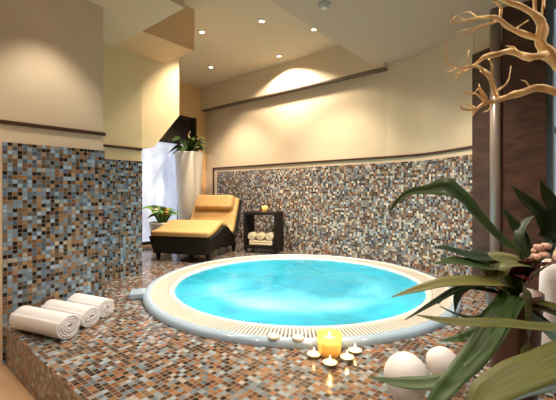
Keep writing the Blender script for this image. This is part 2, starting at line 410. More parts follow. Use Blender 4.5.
# back wall with a soft bend at its right end
def arcpath():
    P = [(XF-.1, YB), (-4.0, YB), (-2.6, YB), (-1.75, YB)]
    P += [(p.x, p.y) for p in smoothpath([(-1.75, YB, 0), (-1.35, 4.17, 0), (-1.02, 4.00, 0), (-.71, 3.76, 0)], 6)][1:]
    return P
BPATH = arcpath()
def strip(bm, path, z0, z1, t0, t1):
    """band following path (x,y), its faces at offsets t0..t1 towards the room; uv in metres along the path"""
    uv = bm.loops.layers.uv.new('UVMap'); n = len(path); s = 0; rows = []
    for i, (x, y) in enumerate(path):
        if i: s += math.dist(path[i-1], path[i])
        a = Vector(path[max(i-1, 0)]); c = Vector(path[min(i+1, n-1)]); t = (c-a).normalized(); nr = Vector((t.y, -t.x))
        rows.append((s, [bm.verts.new((x+nr.x*o, y+nr.y*o, z)) for o, z in ((t1, z0), (t1, z1), (t0, z1), (t0, z0))]))
    for (s0, A), (s1, B) in zip(rows[:-1], rows[1:]):
        for k in range(4):
            q = (k+1) % 4
            f = bm.faces.new((A[k], B[k], B[q], A[q]))
            zz = [(A[k], s0), (B[k], s1), (B[q], s1), (A[q], s0)]
            for l, (v, ss) in zip(f.loops, zz): l[uv].uv = (ss, v.co.z + (0 if k != 1 else .5))
    bm.faces.new(rows[0][1]); bm.faces.new(rows[-1][1][::-1])
b = BM(); strip(b, BPATH, 0, CH+.02, -.12, 0); wb = struct('wall_back', b, M['paint'], label='long cream back wall behind the round pool')
def clip(path, x0, x1=9):
    out = []
    for i in range(len(path)-1):
        (xa, ya), (xb, yb) = path[i], path[i+1]
        if xb <= x0 or xa >= x1: continue
        if xa < x0: t = (x0-xa)/(xb-xa); out.append((x0, ya+(yb-ya)*t))
        elif not out: out.append((xa, ya))
        if xb > x1: t = (x1-xa)/(xb-xa); out.append((x1, ya+(yb-ya)*t))
        else: out.append((xb, yb))
    return out
b = BM(); strip(b, clip(BPATH, -4.95), DECK, 1.505, 0, .012); struct('mosaic_cladding', b, M['mosaic_back'], wb)
b = BM(); strip(b, clip(BPATH, -5.06), 1.562, 1.588, 0, .016)
box(b, (-5.075, YB-.016, DECK), (-5.045, YB, 1.588)); struct('trim_3', b, M['trim'], wb)
b = BM(); box(b, (XF, YB-.11, 2.668), (-1.74, YB, CH+.02)); struct('trim_7', b, M['paint'], wb)
# dark strip under the bulkhead: the shade of its underside put into colour
b = BM(); strip(b, [(XF+.02, YB), (-1.74, YB)], 2.650, 2.668, 0, .112); struct('trim_4', b, M['underside_shade'], wb)

# far end wall with the lit window
b = BM()
box(b, (XF-.12, -.5, 0), (XF, 1.80, CH+.02)); box(b, (XF-.12, 4.02, 0), (XF, YB+.1, CH+.02))
box(b, (XF-.12, 1.80, 2.50), (XF, 4.02, CH+.02)); box(b, (XF-.12, 1.80, 0), (XF, 4.02, DECK+.03))
struct('wall_far', b, M['paint_orange'], label='orange end wall around the tall bright window')
b = BM()
for lo, hi in (((1.80, .28), (1.86, 2.50)), ((3.96, .28), (4.02, 2.50)), ((1.86, .28), (3.96, .33)), ((1.86, 2.44), (3.96, 2.50)), ((1.86, 1.99), (3.96, 2.06)), ((3.63, .33), (3.66, 1.99))):
    box(b, (XF-.09, lo[0], lo[1]), (XF-.01, hi[0], hi[1]))
w1 = struct('window_1', b, M['winframe'], label='tall bright frosted window behind the lounger')
b = BM(); box(b, (XF-.06, 1.86, .33), (XF-.05, 3.96, 1.99)); struct('pane', b, M['pane'], w1)
b = BM(); box(b, (XF-.06, 1.86, 2.06), (XF-.05, 3.96, 2.44)); struct('dark_pane', b, M['pane_dark'], w1)

# rest of the shell
b = BM(); box(b, (XF-.12, -.62, 0), (XI-.12, -.5, CH)); struct('wall_side', b, M['paint'])
b = BM(); box(b, (XL, -2.8, 0), (2.7, -2.7, CH)); struct('wall_rear', b, M['paint'])
b = BM(); box(b, (2.6, -2.7, 0), (2.7, 4.4, CH)); struct('wall_right', b, M['paint'])
# ceilings
b = BM(); box(b, (XF-.12, -2.8, CH), (-1.91, YB+.12, CH+.1)); struct('ceiling', b, M['ceiling'], label='cream ceiling recess with small downlights')
b = BM(); box(b, (-1.91, -2.8, CD), (2.7, YB+.3, CH+.1)); struct('ceiling_dropped', b, M['ceiling_low'], label='darker dropped ceiling over the right of the pool')
b = BM(); box(b, (XI-.12, -2.7, CLOW), (-2.40, 1.70, CH)); struct('ceiling_soffit', b, M['ceiling'], label='pale low ceiling at the upper left')
b = BM(); box(b, (XI, 1.70, CLOW), (-3.06, 2.29, CH)); struct('ceiling_beam', b, M['beam'], label='tan beam projecting from the low ceiling')

# right-hand end: brown stone cladding, steel pole, blue-framed window
b = BM(); prism(b, [(-.71, 3.77), (-.44, 3.65), (-.35, 3.85), (-.66, 4.0)], 'z', 0, CH); struct('wall_end', b, M['paint'], label='pale strip of wall above the narrow brown panel')
b = BM()
prism(b, [(-.718, 3.745), (-.475, 3.605), (-.40, 3.80), (-.66, 3.97)], 'z', DECK, 2.45); struct('trim_6', b, M['brownstone'], label='narrow brown stone panel ending below the ceiling')
b = BM(); box(b, (-.455, 3.56, DECK), (-.15, 4.3, CD+.01)); struct('pillar', b, M['brownstone'], label='dark brown stone pillar behind the driftwood')
b = BM(); tube(b, [(-.50, 3.55, DECK), (-.50, 3.55, CD)], [.042, .042], n=16, k=2)
o = tag(obj('steel_pole', b, M['steel'], smooth=True), 'slim grey steel pole standing against the brown stone pillar', 'pole')
lathe_b = BM(); lathe(lathe_b, [(.0,0),(.05,0),(.05,.012),(.036,.016)], (-.50, 3.55, DECK), 20); obj('base_plate', lathe_b, M['steel'], o)
b = BM()
for x0, x1, z0, z1 in ((-.15, -.11, DECK, CD), (.30, .36, DECK, CD), (2.5, 2.6, DECK, CD), (-.1, 2.5, DECK, DECK+.08), (-.1, 2.5, CD-.1, CD), (-.1, 2.5, 1.62, 1.67)):
    box(b, (x0, 3.60, z0), (x1, 3.68, z1))
w2 = struct('window_2', b, M['bluesteel'], label='blue framed window at the right edge behind the plant')
b = BM(); box(b, (-.10, 3.64, DECK+.08), (2.5, 3.65, CD-.1)); struct('pane', b, M['pane_blue'], w2)

# ------------------------------------------------------------------ whirlpool
tub = thing('whirlpool', 'large round whirlpool with cream rim set in the mosaic deck', 'whirlpool', TUB)
b = BM()
prof = [(1.37,-.06),(1.415,-.02),(1.417,.020),(1.405,.036),(1.380,.043),(1.356,.040),(1.346,.034),(1.345,-.05),(1.205,-.05),(1.205,.030),(1.198,.036),(1.172,.036),(1.158,.030),(1.152,.0)]
lathe(b, prof[5:], n=128); obj('rim', b, M['acrylic'], tub, smooth=True)
b = BM(); lathe(b, prof[:6], n=128); obj('outer_lip', b, M['lip'], tub, smooth=True)['label'] = 'raised outer lip, bluish reflection put into its colour'
b = BM(); lathe(b, [(1.152,.0),(1.15,-.30),(1.12,-.38),(.80,-.42),(.74,-.48),(.72,-.80),(.62,-.88),(0,-.90)], n=96); obj('bowl', b, M['bowl'], tub, smooth=True)
b = BM(); lathe(b, [(1.3445,-.03),(1.3445,-.012),(1.2055,-.012),(1.2055,-.03)], n=96); obj('drain_channel', b, M['dark'], tub)
b = BM(); n = 330
for i in range(n):
    a0 = 2*PI*(i-.2)/n; a1 = 2*PI*(i+.2)/n
    q = [(1.206, a0), (1.344, a0), (1.344, a1), (1.206, a1)]
    prism(b, [(r*math.cos(a), r*math.sin(a)) for r, a in q], 'z', -.012, .033)
obj('overflow_grate', b, M['grate'], tub)
b = BM(); n = 64; vs = []
for j in range(26):
    r = 1.157*j/25
    vs.append([b.verts.new((r*math.cos(2*PI*i/n), r*math.sin(2*PI*i/n), .016 + (.012*mnoise.noise(Vector((r*math.cos(2*PI*i/n)*5, r*math.sin(2*PI*i/n)*5, 3)))*min(1, (1.157-r)*6)))) for i in range(n)] if j else [b.verts.new((0,0,.016))])
for A, B in zip(vs[:-1], vs[1:]):
    for i in range(n):
        k = (i+1) % n
        b.faces.new((A[0], B[i], B[k]) if len(A) == 1 else (A[i], B[i], B[k], A[k]))
wt = obj('water', b, M['water'], tub, smooth=True); wt['label'] = 'bright turquoise bubbling water'
# blank control housing on the outer edge of the rim
g = onz(134, 297, DECK)-TUB; ang = math.atan2(g.y, g.x)
b = BM(); box(b, (1.39, -.085, .0), (1.52, .085, .05)); o = obj('control_housing', b, M['lip'], tub, bevel=.012); o.rotation_euler = (0, 0, ang)
for px in (276, 298):
    p = onz(px, 339, DECK)-TUB; rr = math.hypot(p.x, p.y); p = p*(1.380/rr)
    b = BM(); lathe(b, [(0,.058),(.03,.057),(.036,.052),(.036,.038),(0,.038)], (p.x, p.y, 0), 24)
    obj('push_button', b, M['grate'], tub, smooth=True)

# ------------------------------------------------------------------ downlights and lights
def downlight(x, y, z, label, power, grp='small ceiling downlights', size=.034, cone=95, blend=.6, aim=None):
    t = thing('downlight', label, 'ceiling light', (x, y, z), 0, grp)
    b = BM(); lathe(b, [(size*.8, -.001), (size*1.35, -.001), (size*1.3, -.008), (size*.85, -.010), (size*.8, -.006)], n=24, closed=True); obj('ring', b, M['lampring'], t, smooth=True)
    b = BM(); lathe(b, [(0, -.002), (size*.78, -.002), (size*.8, -.0035), (0, -.005)], n=20); obj('lamp', b, M['lamp'], t)
    l = bpy.data.lights.new('spot', 'SPOT'); l.energy = power; l.color = (1, .82, .61) if z == CH else (1, .86, .69); l.spot_size = math.radians(cone); l.spot_blend = blend; l.shadow_soft_size = .05
    o = bpy.data.objects.new('spot', l); C.objects.link(o); o.parent = t; o.location = (0, 0, -.03)
    if aim: o.rotation_euler = (Vector(aim)-Vector((x, y, z))).to_track_quat('-Z', 'Y').to_euler()
    return t
downlight(-3.18, 3.84, CH, 'downlight above the bright scallop on the back wall', 150, cone=140, blend=.25)
downlight(-4.28, 3.51, CH, 'downlight farthest back, above the lounger', 190)
downlight(-3.42, 2.67, CH, 'downlight right beside the end of the soffit beam', 150)
downlight(-2.68, 2.93, CH, 'uppermost small downlight, midway between soffit beam and dropped ceiling edge', 160)
downlight(-2.34, 3.48, CH, 'downlight nearest the dropped ceiling edge', 160)
# unseen downlights added to brighten the rest of the room
for x, y, p in ((-.98, 2.72, 120), (-1.62, 2.3, 110), (-.75, 1.4, 60), (.5, 2.3, 55), (-1.5, .1, 120), (.6, -.2, 100), (1.4, 1.4, 40)):
    downlight(x, y, CD, 'unseen downlight added in the dropped ceiling to brighten the room', p, 'downlights in the dropped ceiling', cone=120)
downlight(-2.55, .85, CLOW, 'downlight in the low soffit close to the left wall', 45, 'downlights in the dropped ceiling', cone=85)
def pt(name, loc, e, col, r=.05):
    l = bpy.data.lights.new(name, 'POINT'); l.energy = e; l.color = col; l.shadow_soft_size = r
    o = bpy.data.objects.new(name, l); C.objects.link(o); o.location = loc; return o
for k, da in enumerate((-62, -22, 22, 62)):
    a = math.atan2(-TUB.y, -TUB.x) + math.radians(da); u = Vector((math.cos(a), math.sin(a), 0))
    b = BM(); lathe(b, [(0, 0), (.06, 0), (.075, .012), (.075, .03)], n=20)
    o = obj('pool_lamp', b, M['poollamp'], tub); o.location = u*1.118 + Vector((0, 0, -.24)); o.rotation_euler = u.to_track_quat('Z', 'Y').to_euler()
    l = bpy.data.lights.new('pool_light', 'SPOT'); l.energy = 17; l.color = (.52, .93, 1); l.spot_size = math.radians(150); l.spot_blend = .5; l.shadow_soft_size = .04
    o = bpy.data.objects.new('pool_light', l); C.objects.link(o); o.location = TUB + u*1.07 + Vector((0, 0, -.24)); o.rotation_euler = (-u + Vector((0, 0, -.30))).to_track_quat('-Z', 'Y').to_euler()
w = bpy.data.worlds.new('world'); S.world = w; w.use_nodes = True
w.node_tree.nodes['Background'].inputs[0].default_value = (1, .85, .66, 1); w.node_tree.nodes['Background'].inputs[1].default_value = .15

# smoke detector
p = at(324, 4, (CD-CAMZ)*F_PX/(HY-4))
t = thing('smoke_detector', 'grey round smoke detector on the dropped ceiling', 'smoke detector', (p.x, p.y, CD))
b = BM(); lathe(b, [(0,0),(.055,0),(.055,-.012),(.045,-.02),(0,-.02)], n=24); obj('base', b, M['plastic'], t, smooth=False)
b = BM(); lathe(b, [(0,-.02),(.034,-.02),(.030,-.038),(.018,-.045),(0,-.045)], n=24); obj('sensor_cap', b, M['lampring'], t)

# ------------------------------------------------------------------ rolled towels
def roll_mesh(L, R, turns=4.2, seed=1, n=150):
    """spiral sheet along local x, resting on z=0"""
    bm = BM(); th = R/(turns+.6); rows = []
    for i in range(n+1):
        a = i/n*turns*2*PI; r = .12*R + (R*.88-th*.5)*(i/n)
        wob = 1+.02*mnoise.noise(Vector((a, seed, 0)))
        row = []
        for j, x in enumerate((-.5, -.485, -.44, -.2, .0, .2, .44, .485, .5)):
            e = abs(x) > .49
            push = (1-i/n)*.018 if x > 0 else (1-i/n)*.03
            for side in (1, -1):
                rr = (r + side*th*(.28 if e else .46))*wob
                row.append(bm.verts.new((x*L + (push*.4 if x > .4 else 0) + .004*mnoise.noise(Vector((a*1.3, seed, x)))*(1 if abs(x) > .4 else 0), rr*math.cos(-a), R + rr*math.sin(-a)*.97)))
        rows.append(row)
    m = 9
    for A, B in zip(rows[:-1], rows[1:]):
        for j in range(m-1):
            for s in (0, 1):
                bm.faces.new((A[2*j+s], A[2*j+2+s], B[2*j+2+s], B[2*j+s]))
        for j in (0, m-1): bm.faces.new((A[2*j], A[2*j+1], B[2*j+1], B[2*j]))
    for A in (rows[0], rows[-1]):
        for j in range(m-1): bm.faces.new((A[2*j], A[2*j+2], A[2*j+3], A[2*j+1]))
    zmin = min(v.co.z for v in bm.verts)
    bmesh.ops.translate(bm, verts=bm.verts, vec=(0, 0, -zmin)); return bm
tow = [(-2.565, .765, .45, .084, .30, 'white rolled towel nearest the deck edge, in front of two others'),
       (-2.645, .94, .42, .076, .28, 'white rolled towel in the middle of the three on the deck'),
       (-2.71, 1.10, .34, .076, .26, 'white rolled towel farthest back of the three by the wall')]
for i, (x, y, L, R, rz, lab) in enumerate(tow):
    o = obj('rolled_towel', roll_mesh(L, R, 4.6, i), M['towel'], smooth=True); o.location = (x, y, DECK); o.rotation_euler = (0, 0, rz)
    tag(o, lab, 'towel', 'rolled towels on the deck')

# ------------------------------------------------------------------ lounger  (local y: foot -> head)
ra = math.atan2(.42, .907)
lg = thing('sun_lounger', 'dark wicker lounger with yellow cushion by the bright window', 'lounger', (-3.875, 2.715, DECK), ra)
PROF = [(-.10,.315),(.06,.335),(.22,.385),(.36,.425),(.50,.385),(.62,.300),(.74,.262),(.85,.32),(.93,.45),(1.02,.61),(1.11,.775)]
P = [Vector((y, z, 0)) for y, z in PROF]; P = smoothpath(P, 5)
def offs(P, d):
    out = []
    for i, p in enumerate(P):
        t = (P[min(i+1, len(P)-1)]-P[max(i-1, 0)]).normalized(); out.append(p+Vector((-t.y, t.x, 0))*d)
    return out
def sheet(P0, P1, xf0, xf1):
    """closed slab between profile P0 (below) and P1 (above); half widths as functions of i/n"""
    bm = BM(); n = len(P0); rows = []
    for i in range(n):
        t = i/(n-1)
        rows.append([bm.verts.new((-xf0(t), P0[i].x, P0[i].y)), bm.verts.new((xf0(t), P0[i].x, P0[i].y)), bm.verts.new((xf1(t), P1[i].x, P1[i].y)), bm.verts.new((-xf1(t), P1[i].x, P1[i].y))])
    for A, B in zip(rows[:-1], rows[1:]):
        for k in range(4): bm.faces.new((A[k], A[(k+1) % 4], B[(k+1) % 4], B[k]))
    bm.faces.new(rows[0][::-1]); bm.faces.new(rows[-1]); return bm
W = .445
cu = sheet(P, offs(P, .075), lambda t: W-.025-.05*t, lambda t: W-.03-.05*t)
obj('cushion', cu, M['cushion'], lg, bevel=.028, smooth=True, seg=3)
# woven shell under the cushion
obj('backrest_shell', sheet(offs(P, -.05)[26:], P[26:], lambda t: W-.02-.03*t, lambda t: W-.02-.03*t), M['wicker'], lg, bevel=.01)
b = BM()
low = [Vector((p.x, max(.10, min(p.y-.24, .12)), 0)) for p in P[:34]]
top = P[:34]
bb = sheet(low, top, lambda t: W-.075, lambda t: W)
obj('base', bb, M['wicker'], lg, bevel=.012); b.free()
for sx in (-1, 1):
    for y, h in ((.0, .14), (.86, .14)):
        b = BM(); tube(b, [(sx*(W-.085), y, h), (sx*(W-.085), y, .05), (sx*(W-.085), y, 0)], [.045, .028, .014], n=10, k=3)
        obj('leg', b, M['wicker'], lg, smooth=True)
# head pillow
Pp = offs(P, .077)[44:51]
hp = sheet(Pp, offs(Pp, .09), lambda t: W-.12, lambda t: W-.14)
pil = obj('pillow', hp, M['cushion'], lg, bevel=.03, smooth=True, seg=3)
for k in (-1, 1):
    b = BM(); q = offs(P, .168)[44:]; q2 = offs(P, .174)[44:]
    bb = sheet(q, q2, lambda t: .012, lambda t: .012); bmesh.ops.translate(bb, verts=bb.verts, vec=(k*.2, 0, 0)); obj('strap', bb, M['cushion'], pil); b.free()

# ------------------------------------------------------------------ side table
tb_rz = math.atan2(.39, .92)
tb = thing('side_table', 'open black cube table against the mosaic wall', 'side table', (-3.525, 3.90, DECK), tb_rz)
TW, TD, THh = .235, .175, .60
b = BM(); box(b, (-TW-.015, -TD-.015, THh-.04), (TW+.015, TD+.015, THh)); obj('top', b, M['wicker'], tb, bevel=.006)
for s in (-1, 1):
    b = BM(); box(b, (s*TW-.022, -TD, .05), (s*TW+.022, TD, THh-.04)); obj('side_panel', b, M['wicker'], tb, bevel=.005)
b = BM(); box(b, (-TW+.022, -TD, .07), (TW-.022, TD, .115)); obj('shelf', b, M['wicker'], tb, bevel=.004)
for sx in (-1, 1):
    for sy in (-1, 1):
        b = BM(); lathe(b, [(0,.0),(.014,0),(.02,.05),(0,.05)], (sx*(TW-.005), sy*(TD-.03), 0), 12); obj('leg', b, M['black'], tb)
Rz = Matrix.Rotation(tb_rz, 4, 'Z'); T0 = Matrix.Translation(tb.location) @ Rz
# folded towels under three small rolls
b = BM()
for k in range(2):
    g = bmesh.ops.create_cube(b, size=1); 
    for v in g['verts']: v.co = Vector((v.co.x*.36, v.co.y*.27, v.co.z*.034+.017+k*.035))
o = tag(obj('folded_towel', b, M['towel_cream'], bevel=.012, smooth=True, seg=3), 'cream folded towel flat on the shelf of the black table', 'towel'); o.matrix_world = T0 @ Matrix.Translation((0, -.02, .1165))
names = ['left', 'middle', 'right']
for k, x in enumerate((-.138, 0, .138)):
    bm = roll_mesh(.27, .068, 3, k+5, 90)
    bmesh.ops.rotate(bm, verts=bm.verts, cent=(0,0,0), matrix=Matrix.Rotation(-PI/2, 3, 'Z'))
    o = tag(obj('rolled_towel', bm, M['towel_cream'], smooth=True), ['cream rolled towel in the black table, nearest the lounger', 'cream rolled towel between two others in the black table', 'cream rolled towel in the black table, farthest from the lounger'][k], 'towel', 'rolled towels in the side table')
    o.matrix_world = T0 @ Matrix.Translation((x, -.02, .1875))

# candle helpers
def flame(parent, p, s=1.0):
    b = BM(); lathe(b, [(0,0),(.005*s,.006*s),(.0065*s,.013*s),(.0035*s,.024*s),(0,.036*s)], p, 10); return obj('flame', b, M['flame'], parent, smooth=True)
def tealight(p, label, group, r=.038):
    t = thing('tealight', label, 'candle', p, 0, group)
    b = BM(); lathe(b, [(0,0),(r*.75,0),(r,.018),(r*1.02,.019),(r*.98,.019),(r*.93,.014),(0,.014)], n=24); obj('cup', b, M['alu'], t, smooth=True)
    b = BM(); lathe(b, [(0,.0205),(r*.6,.020),(r*.93,.017),(r*.93,.014),(0,.014)], n=24); obj('wax', b, M['waxwhite'], t, smooth=True)
    b = BM(); tube(b, [(0,0,.019),(.001,0,.026)], [.0012,.001], n=6, k=2); obj('wick', b, M['black'], t)
    flame(t, (0,0,.025), .8); return t
def candle_glass(p, label, r, h, group=None):
    t = thing('candle_glass', label, 'candle', p, 0, group)
    b = BM(); lathe(b, [(0,0),(r*.80,0),(r*.86,.006),(r*1.0,h),(r*.95,h),(r*.80,.012),(0,.012)], n=32); obj('glass', b, M['glass'], t, smooth=True)
    b = BM(); lathe(b, [(0,.0125),(r*.79,.0125),(r*.88,h*.66),(r*.80,h*.68),(r*.2,h*.66),(0,h*.66)], n=28); obj('wax', b, M['wax'], t, smooth=True)
    b = BM(); tube(b, [(0,0,h*.65),(.001,0,h*.74)], [.0018,.0014], n=6, k=2); obj('wick', b, M['black'], t)
    flame(t, (0,0,h*.72), r/.062*1.15); return t
q = T0 @ Vector((.02, -.02, THh)); candle_glass(q, 'small yellow candle glass on top of the black table', .042, .085)
pt('candle_light', q+Vector((0,0,.13)), .5, (1,.6,.2), .01)
cg = onz(329.5, 354.2, DECK); candle_glass(cg, 'large glowing candle glass at the pool edge', .071, .115)
pt('candle_light', cg+Vector((0,0,.16)), 1.0, (1,.62,.22), .01)
for px, py, lab in ((314, 357, 'tea light left of the glowing candle glass'), (330, 365.5, 'tea light directly in front of the glowing candle glass'), (347, 360, 'tea light just right of the glowing candle glass, nearer one'), (355, 353, 'tea light farthest right of the candle glass, behind its neighbour')):
    p = onz(px, py, DECK); tealight(p, lab, 'tea lights around the candle glass'); pt('tealight_light', p+Vector((0,0,.06)), .12, (1,.65,.25), .008)

# ------------------------------------------------------------------ leaves
def leaf(P, widths, m, parent, name='leaf', fold=.25, roll=0.0, k=6, label=None, thick=.002, curl=0):
    """blade along points P (world); widths along it; V fold along the midrib; roll turns the blade about its axis"""
    Q = smoothpath(P, k); n = len(Q); bm = BM(); uv = bm.loops.layers.uv.new('UVMap'); rows = []
    for i, p in enumerate(Q):
        t = (Q[min(i+1, n-1)]-Q[max(i-1, 0)]).normalized()
        view = Vector((0, 0, CAMZ))-p; view = (view.normalized()*.25+Vector((0,0,1))*.75)
        s = t.cross(view).normalized(); nr = s.cross(t).normalized()
        ang = roll+curl*i/n; s, nr = s*math.cos(ang)+nr*math.sin(ang), nr*math.cos(ang)-s*math.sin(ang)
        w = max(.0012, interp(widths, i/(n-1)))*.5
        row = []
        for q in (-1, -.5, 0, .5, 1):
            h = fold*w*(abs(q)**1.5)+ .02*w*math.sin(i*1.1+q*2)
            row.append((bm.verts.new(p+s*(w*q)+nr*h), bm.verts.new(p+s*(w*q)+nr*(h-thick*(1.2-abs(q)))), q))
        rows.append(row)
    def face(vs, us):
        f = bm.faces.new(vs)
        for l, u in zip(f.loops, us): l[uv].uv = u
    for i in range(n-1):
        A, B = rows[i], rows[i+1]; v0, v1 = i/6, (i+1)/6
        for j in range(4):
            us = [(A[j][2]*.5, v0), (A[j+1][2]*.5, v0), (A[j+1][2]*.5, v1), (A[j][2]*.5, v1)]
            face((A[j][0], A[j+1][0], B[j+1][0], B[j][0]), us)
            face((A[j+1][1], A[j][1], B[j][1], B[j+1][1]), [us[1], us[0], us[3], us[2]])
        for j in (0, 4): face((A[j][0], B[j][0], B[j][1], A[j][1]), [(A[j][2]*.5, v0), (A[j][2]*.5, v1), (A[j][2]*.5, v1), (A[j][2]*.5, v0)])
    for r in (rows[0], rows[-1]):
        for j in range(4): face((r[j][0], r[j+1][0], r[j+1][1], r[j][1]), [(0,0)]*4)
    o = obj(name, bm, m, parent, smooth=True, world=True)
    if label: o['label'] = label
    return o

# foreground arrangement in a dark pot
pc = at(514, 400, 1.50); pc.z = DECK
fp = thing('leafy_plant', 'big plant with long arching green leaves in a dark pot', 'plant', pc)
b = BM(); lathe(b, [(0,0),(.075,0),(.082,.01),(.098,.38),(.105,.46),(.105,.475),(.096,.475),(.090,.43),(0,.43)], n=32); obj('pot', b, M['brownpot'], fp, smooth=True)
b = BM(); lathe(b, [(0,.45),(.05,.448),(.091,.44),(.091,.432),(0,.432)], n=24); obj('soil', b, M['soil'], fp, smooth=True)
O = at(514, 300, 1.50); O.z = DECK+.445
def L_(pts, ws, m, **kw):
    P = [at(*p) if len(p) == 3 else Vector(p) for p in pts]
    return leaf([O+Vector((random.uniform(-.03,.03), random.uniform(-.03,.03), 0))]+P, ws, M[m], fp, **kw)
px = 1.5/F_PX
L_([(520,258,1.48),(500,241,1.45),(480,222,1.42),(462,203,1.39),(447,191,1.36),(428,191,1.35),(409,193,1.34),(396,203,1.33),(389,214,1.34)], [.02,.04,.055,.075,.10,.10,.045,.026,.016,.004], 'leaf_green', roll=.7, fold=.5)
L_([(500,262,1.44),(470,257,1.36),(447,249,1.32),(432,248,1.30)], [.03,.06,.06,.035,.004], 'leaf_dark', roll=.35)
L_([(500,272,1.40),(478,266,1.32),(455,262,1.28),(434,264,1.26)], [.03,.07,.075,.05,.004], 'leaf_green', roll=.2)
L_([(505,285,1.36),(480,282,1.24),(445,283,1.18),(415,290,1.15),(392,297,1.14)], [.04,.06,.058,.042,.026,.003], 'leaf_yellow', roll=.3)
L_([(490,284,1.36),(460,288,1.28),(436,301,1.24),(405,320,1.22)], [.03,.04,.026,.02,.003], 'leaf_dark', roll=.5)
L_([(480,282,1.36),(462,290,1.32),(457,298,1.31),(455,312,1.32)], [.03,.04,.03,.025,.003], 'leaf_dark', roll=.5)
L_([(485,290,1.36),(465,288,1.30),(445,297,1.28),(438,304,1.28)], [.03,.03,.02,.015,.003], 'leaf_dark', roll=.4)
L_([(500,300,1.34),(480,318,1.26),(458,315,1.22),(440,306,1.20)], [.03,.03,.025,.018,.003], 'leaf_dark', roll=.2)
L_([(505,312,1.36),(488,328,1.28),(465,338,1.24),(440,341,1.23)], [.03,.065,.07,.05,.004], 'leaf_green', roll=.1)
L_([(507,296,1.38),(499,315,1.24),(483,345,1.13),(463,371,1.06),(443,393,1.00),(428,412,.97)], [.03,.05,.07,.075,.065,.05,.03], 'leaf_green', roll=.15, fold=.5)
L_([(520,300,1.35),(500,335,1.15),(470,370,1.06),(440,382,1.05),(405,384,1.06),(368,377,1.08)], [.03,.035,.035,.045,.05,.045,.003], 'leaf_green', roll=.1)
L_([(560,310,1.30),(575,327,1.16),(545,329,1.08),(505,325,1.05),(470,324,1.05),(440,321,1.06),(417,315,1.07)], [.05,.05,.052,.05,.046,.040,.03,.003], 'leaf_olive', roll=.05, fold=.35)
L_([(523,285,1.40),(526,305,1.36),(528,335,1.35),(530,372,1.38)], [.03,.06,.075,.07,.05], 'leaf_olive', roll=1.1, fold=.2)
L_([(570,320,1.25),(590,340,1.02),(556,362,.88),(518,378,.82),(488,394,.78),(470,412,.76)], [.05,.07,.09,.095,.09,.07,.03], 'leaf_olive', roll=.1, fold=.2)
L_([(565,345,1.22),(575,375,1.0),(545,386,.94),(510,396,.92),(480,412,.90)], [.05,.06,.07,.06,.05,.02], 'leaf_grey', roll=-.1)
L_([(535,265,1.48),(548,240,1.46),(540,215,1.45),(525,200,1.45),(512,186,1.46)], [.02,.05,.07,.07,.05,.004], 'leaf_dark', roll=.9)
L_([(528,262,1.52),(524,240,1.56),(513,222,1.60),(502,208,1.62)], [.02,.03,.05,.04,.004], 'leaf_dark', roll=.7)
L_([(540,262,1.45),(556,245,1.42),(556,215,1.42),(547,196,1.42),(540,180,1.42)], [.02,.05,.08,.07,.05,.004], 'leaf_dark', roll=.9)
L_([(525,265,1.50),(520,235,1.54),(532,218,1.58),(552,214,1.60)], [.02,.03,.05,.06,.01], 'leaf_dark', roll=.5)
L_([(530,268,1.46),(500,262,1.40),(495,276,1.36),(510,296,1.34)], [.04,.09,.11,.09,.02], 'leaf_pale', roll=.2)
for k in range(9):
    a = random.uniform(-2.6, .6); r = random.uniform(.05, .13)
    tip = O+Vector((math.cos(a)*r*1.3, math.sin(a)*r*1.3, random.uniform(.10, .20)))
    leaf([O, O.lerp(tip, .5)+Vector((0,0,.05)), tip], [.02, .05, .004], M['darkred'], fp, name='bract', roll=random.uniform(-.5,.5), label='dark red leaf')
for k in range(9):
    c = at(random.uniform(534, 560), random.uniform(244, 262), random.uniform(1.40, 1.50))
    b = BM(); tube(b, [O, O.lerp(c, .6)+Vector((0,0,.02)), c], [.003,.0025,.002], n=6, k=4)
    st = obj('flower_stem', b, M['leaf_pale'], fp, smooth=True, world=True)
    b = BM()
    for a in range(5):
        q = Vector((math.cos(a*1.257)*.010, math.sin(a*1.257)*.010, .004)); ellipsoid(b, c+q, (.010, .010, .012), 8)
    ellipsoid(b, c+Vector((0,0,.008)), (.007,.007,.009), 8)
    obj('blossom', b, M['pink'], fp, smooth=True, world=True)

# white vase with the driftwood
vc = at(561, 400, 1.60); vc.z = DECK
b = BM(); lathe(b, [(0,0),(.07,0),(.078,.008),(.086,.25),(.080,.50),(.070,.58),(.064,.58),(.072,.50),(.078,.25),(.07,.02),(0,.02)], n=36)
o = obj('vase', b, M['egg'], smooth=True); o.location = vc; tag(o, 'tall whitish vase behind the plant at the right edge, holding driftwood', 'vase')
b = BM()
D0 = 1.52
def br(pts, r0, r1, dd=0, d1=None, n=7):
    m = len(pts); r0 *= .78
    tube(b, [at(x, y, D0+dd+((d1 or dd)-dd)*i/(m-1)+.03*math.sin(i*2.3+x)) for i, (x, y) in enumerate(pts)], [r0, (r0*.6+r1*.4), r1], n=n, k=2, wob=.45)
base = Vector((vc.x, vc.y, DECK+.04))
p1 = at(578, 210, D0+.05); p2 = at(580, 120, D0); p3 = at(570, 78, D0)
tube(b, [base, Vector((vc.x, vc.y, DECK+.56)), p1, p2, p3, at(556, 60, D0), at(545, 52, D0)], [.03, .034, .036, .036, .032, .027, .024], n=10, wob=.25)
tube(b, [p2, at(572, 98, D0-.03), at(556, 92.5, D0-.04), at(543, 88, D0-.05), at(532, 89, D0-.05), at(520, 93, D0-.06), at(508, 96.5, D0-.06), at(496, 101, D0-.07), at(486, 103, D0-.08), at(477, 109, D0-.08), at(472, 116, D0-.08)], [.024,.019,.017,.016,.015,.0125,.011,.009,.007,.004], n=9, k=3, wob=.45)
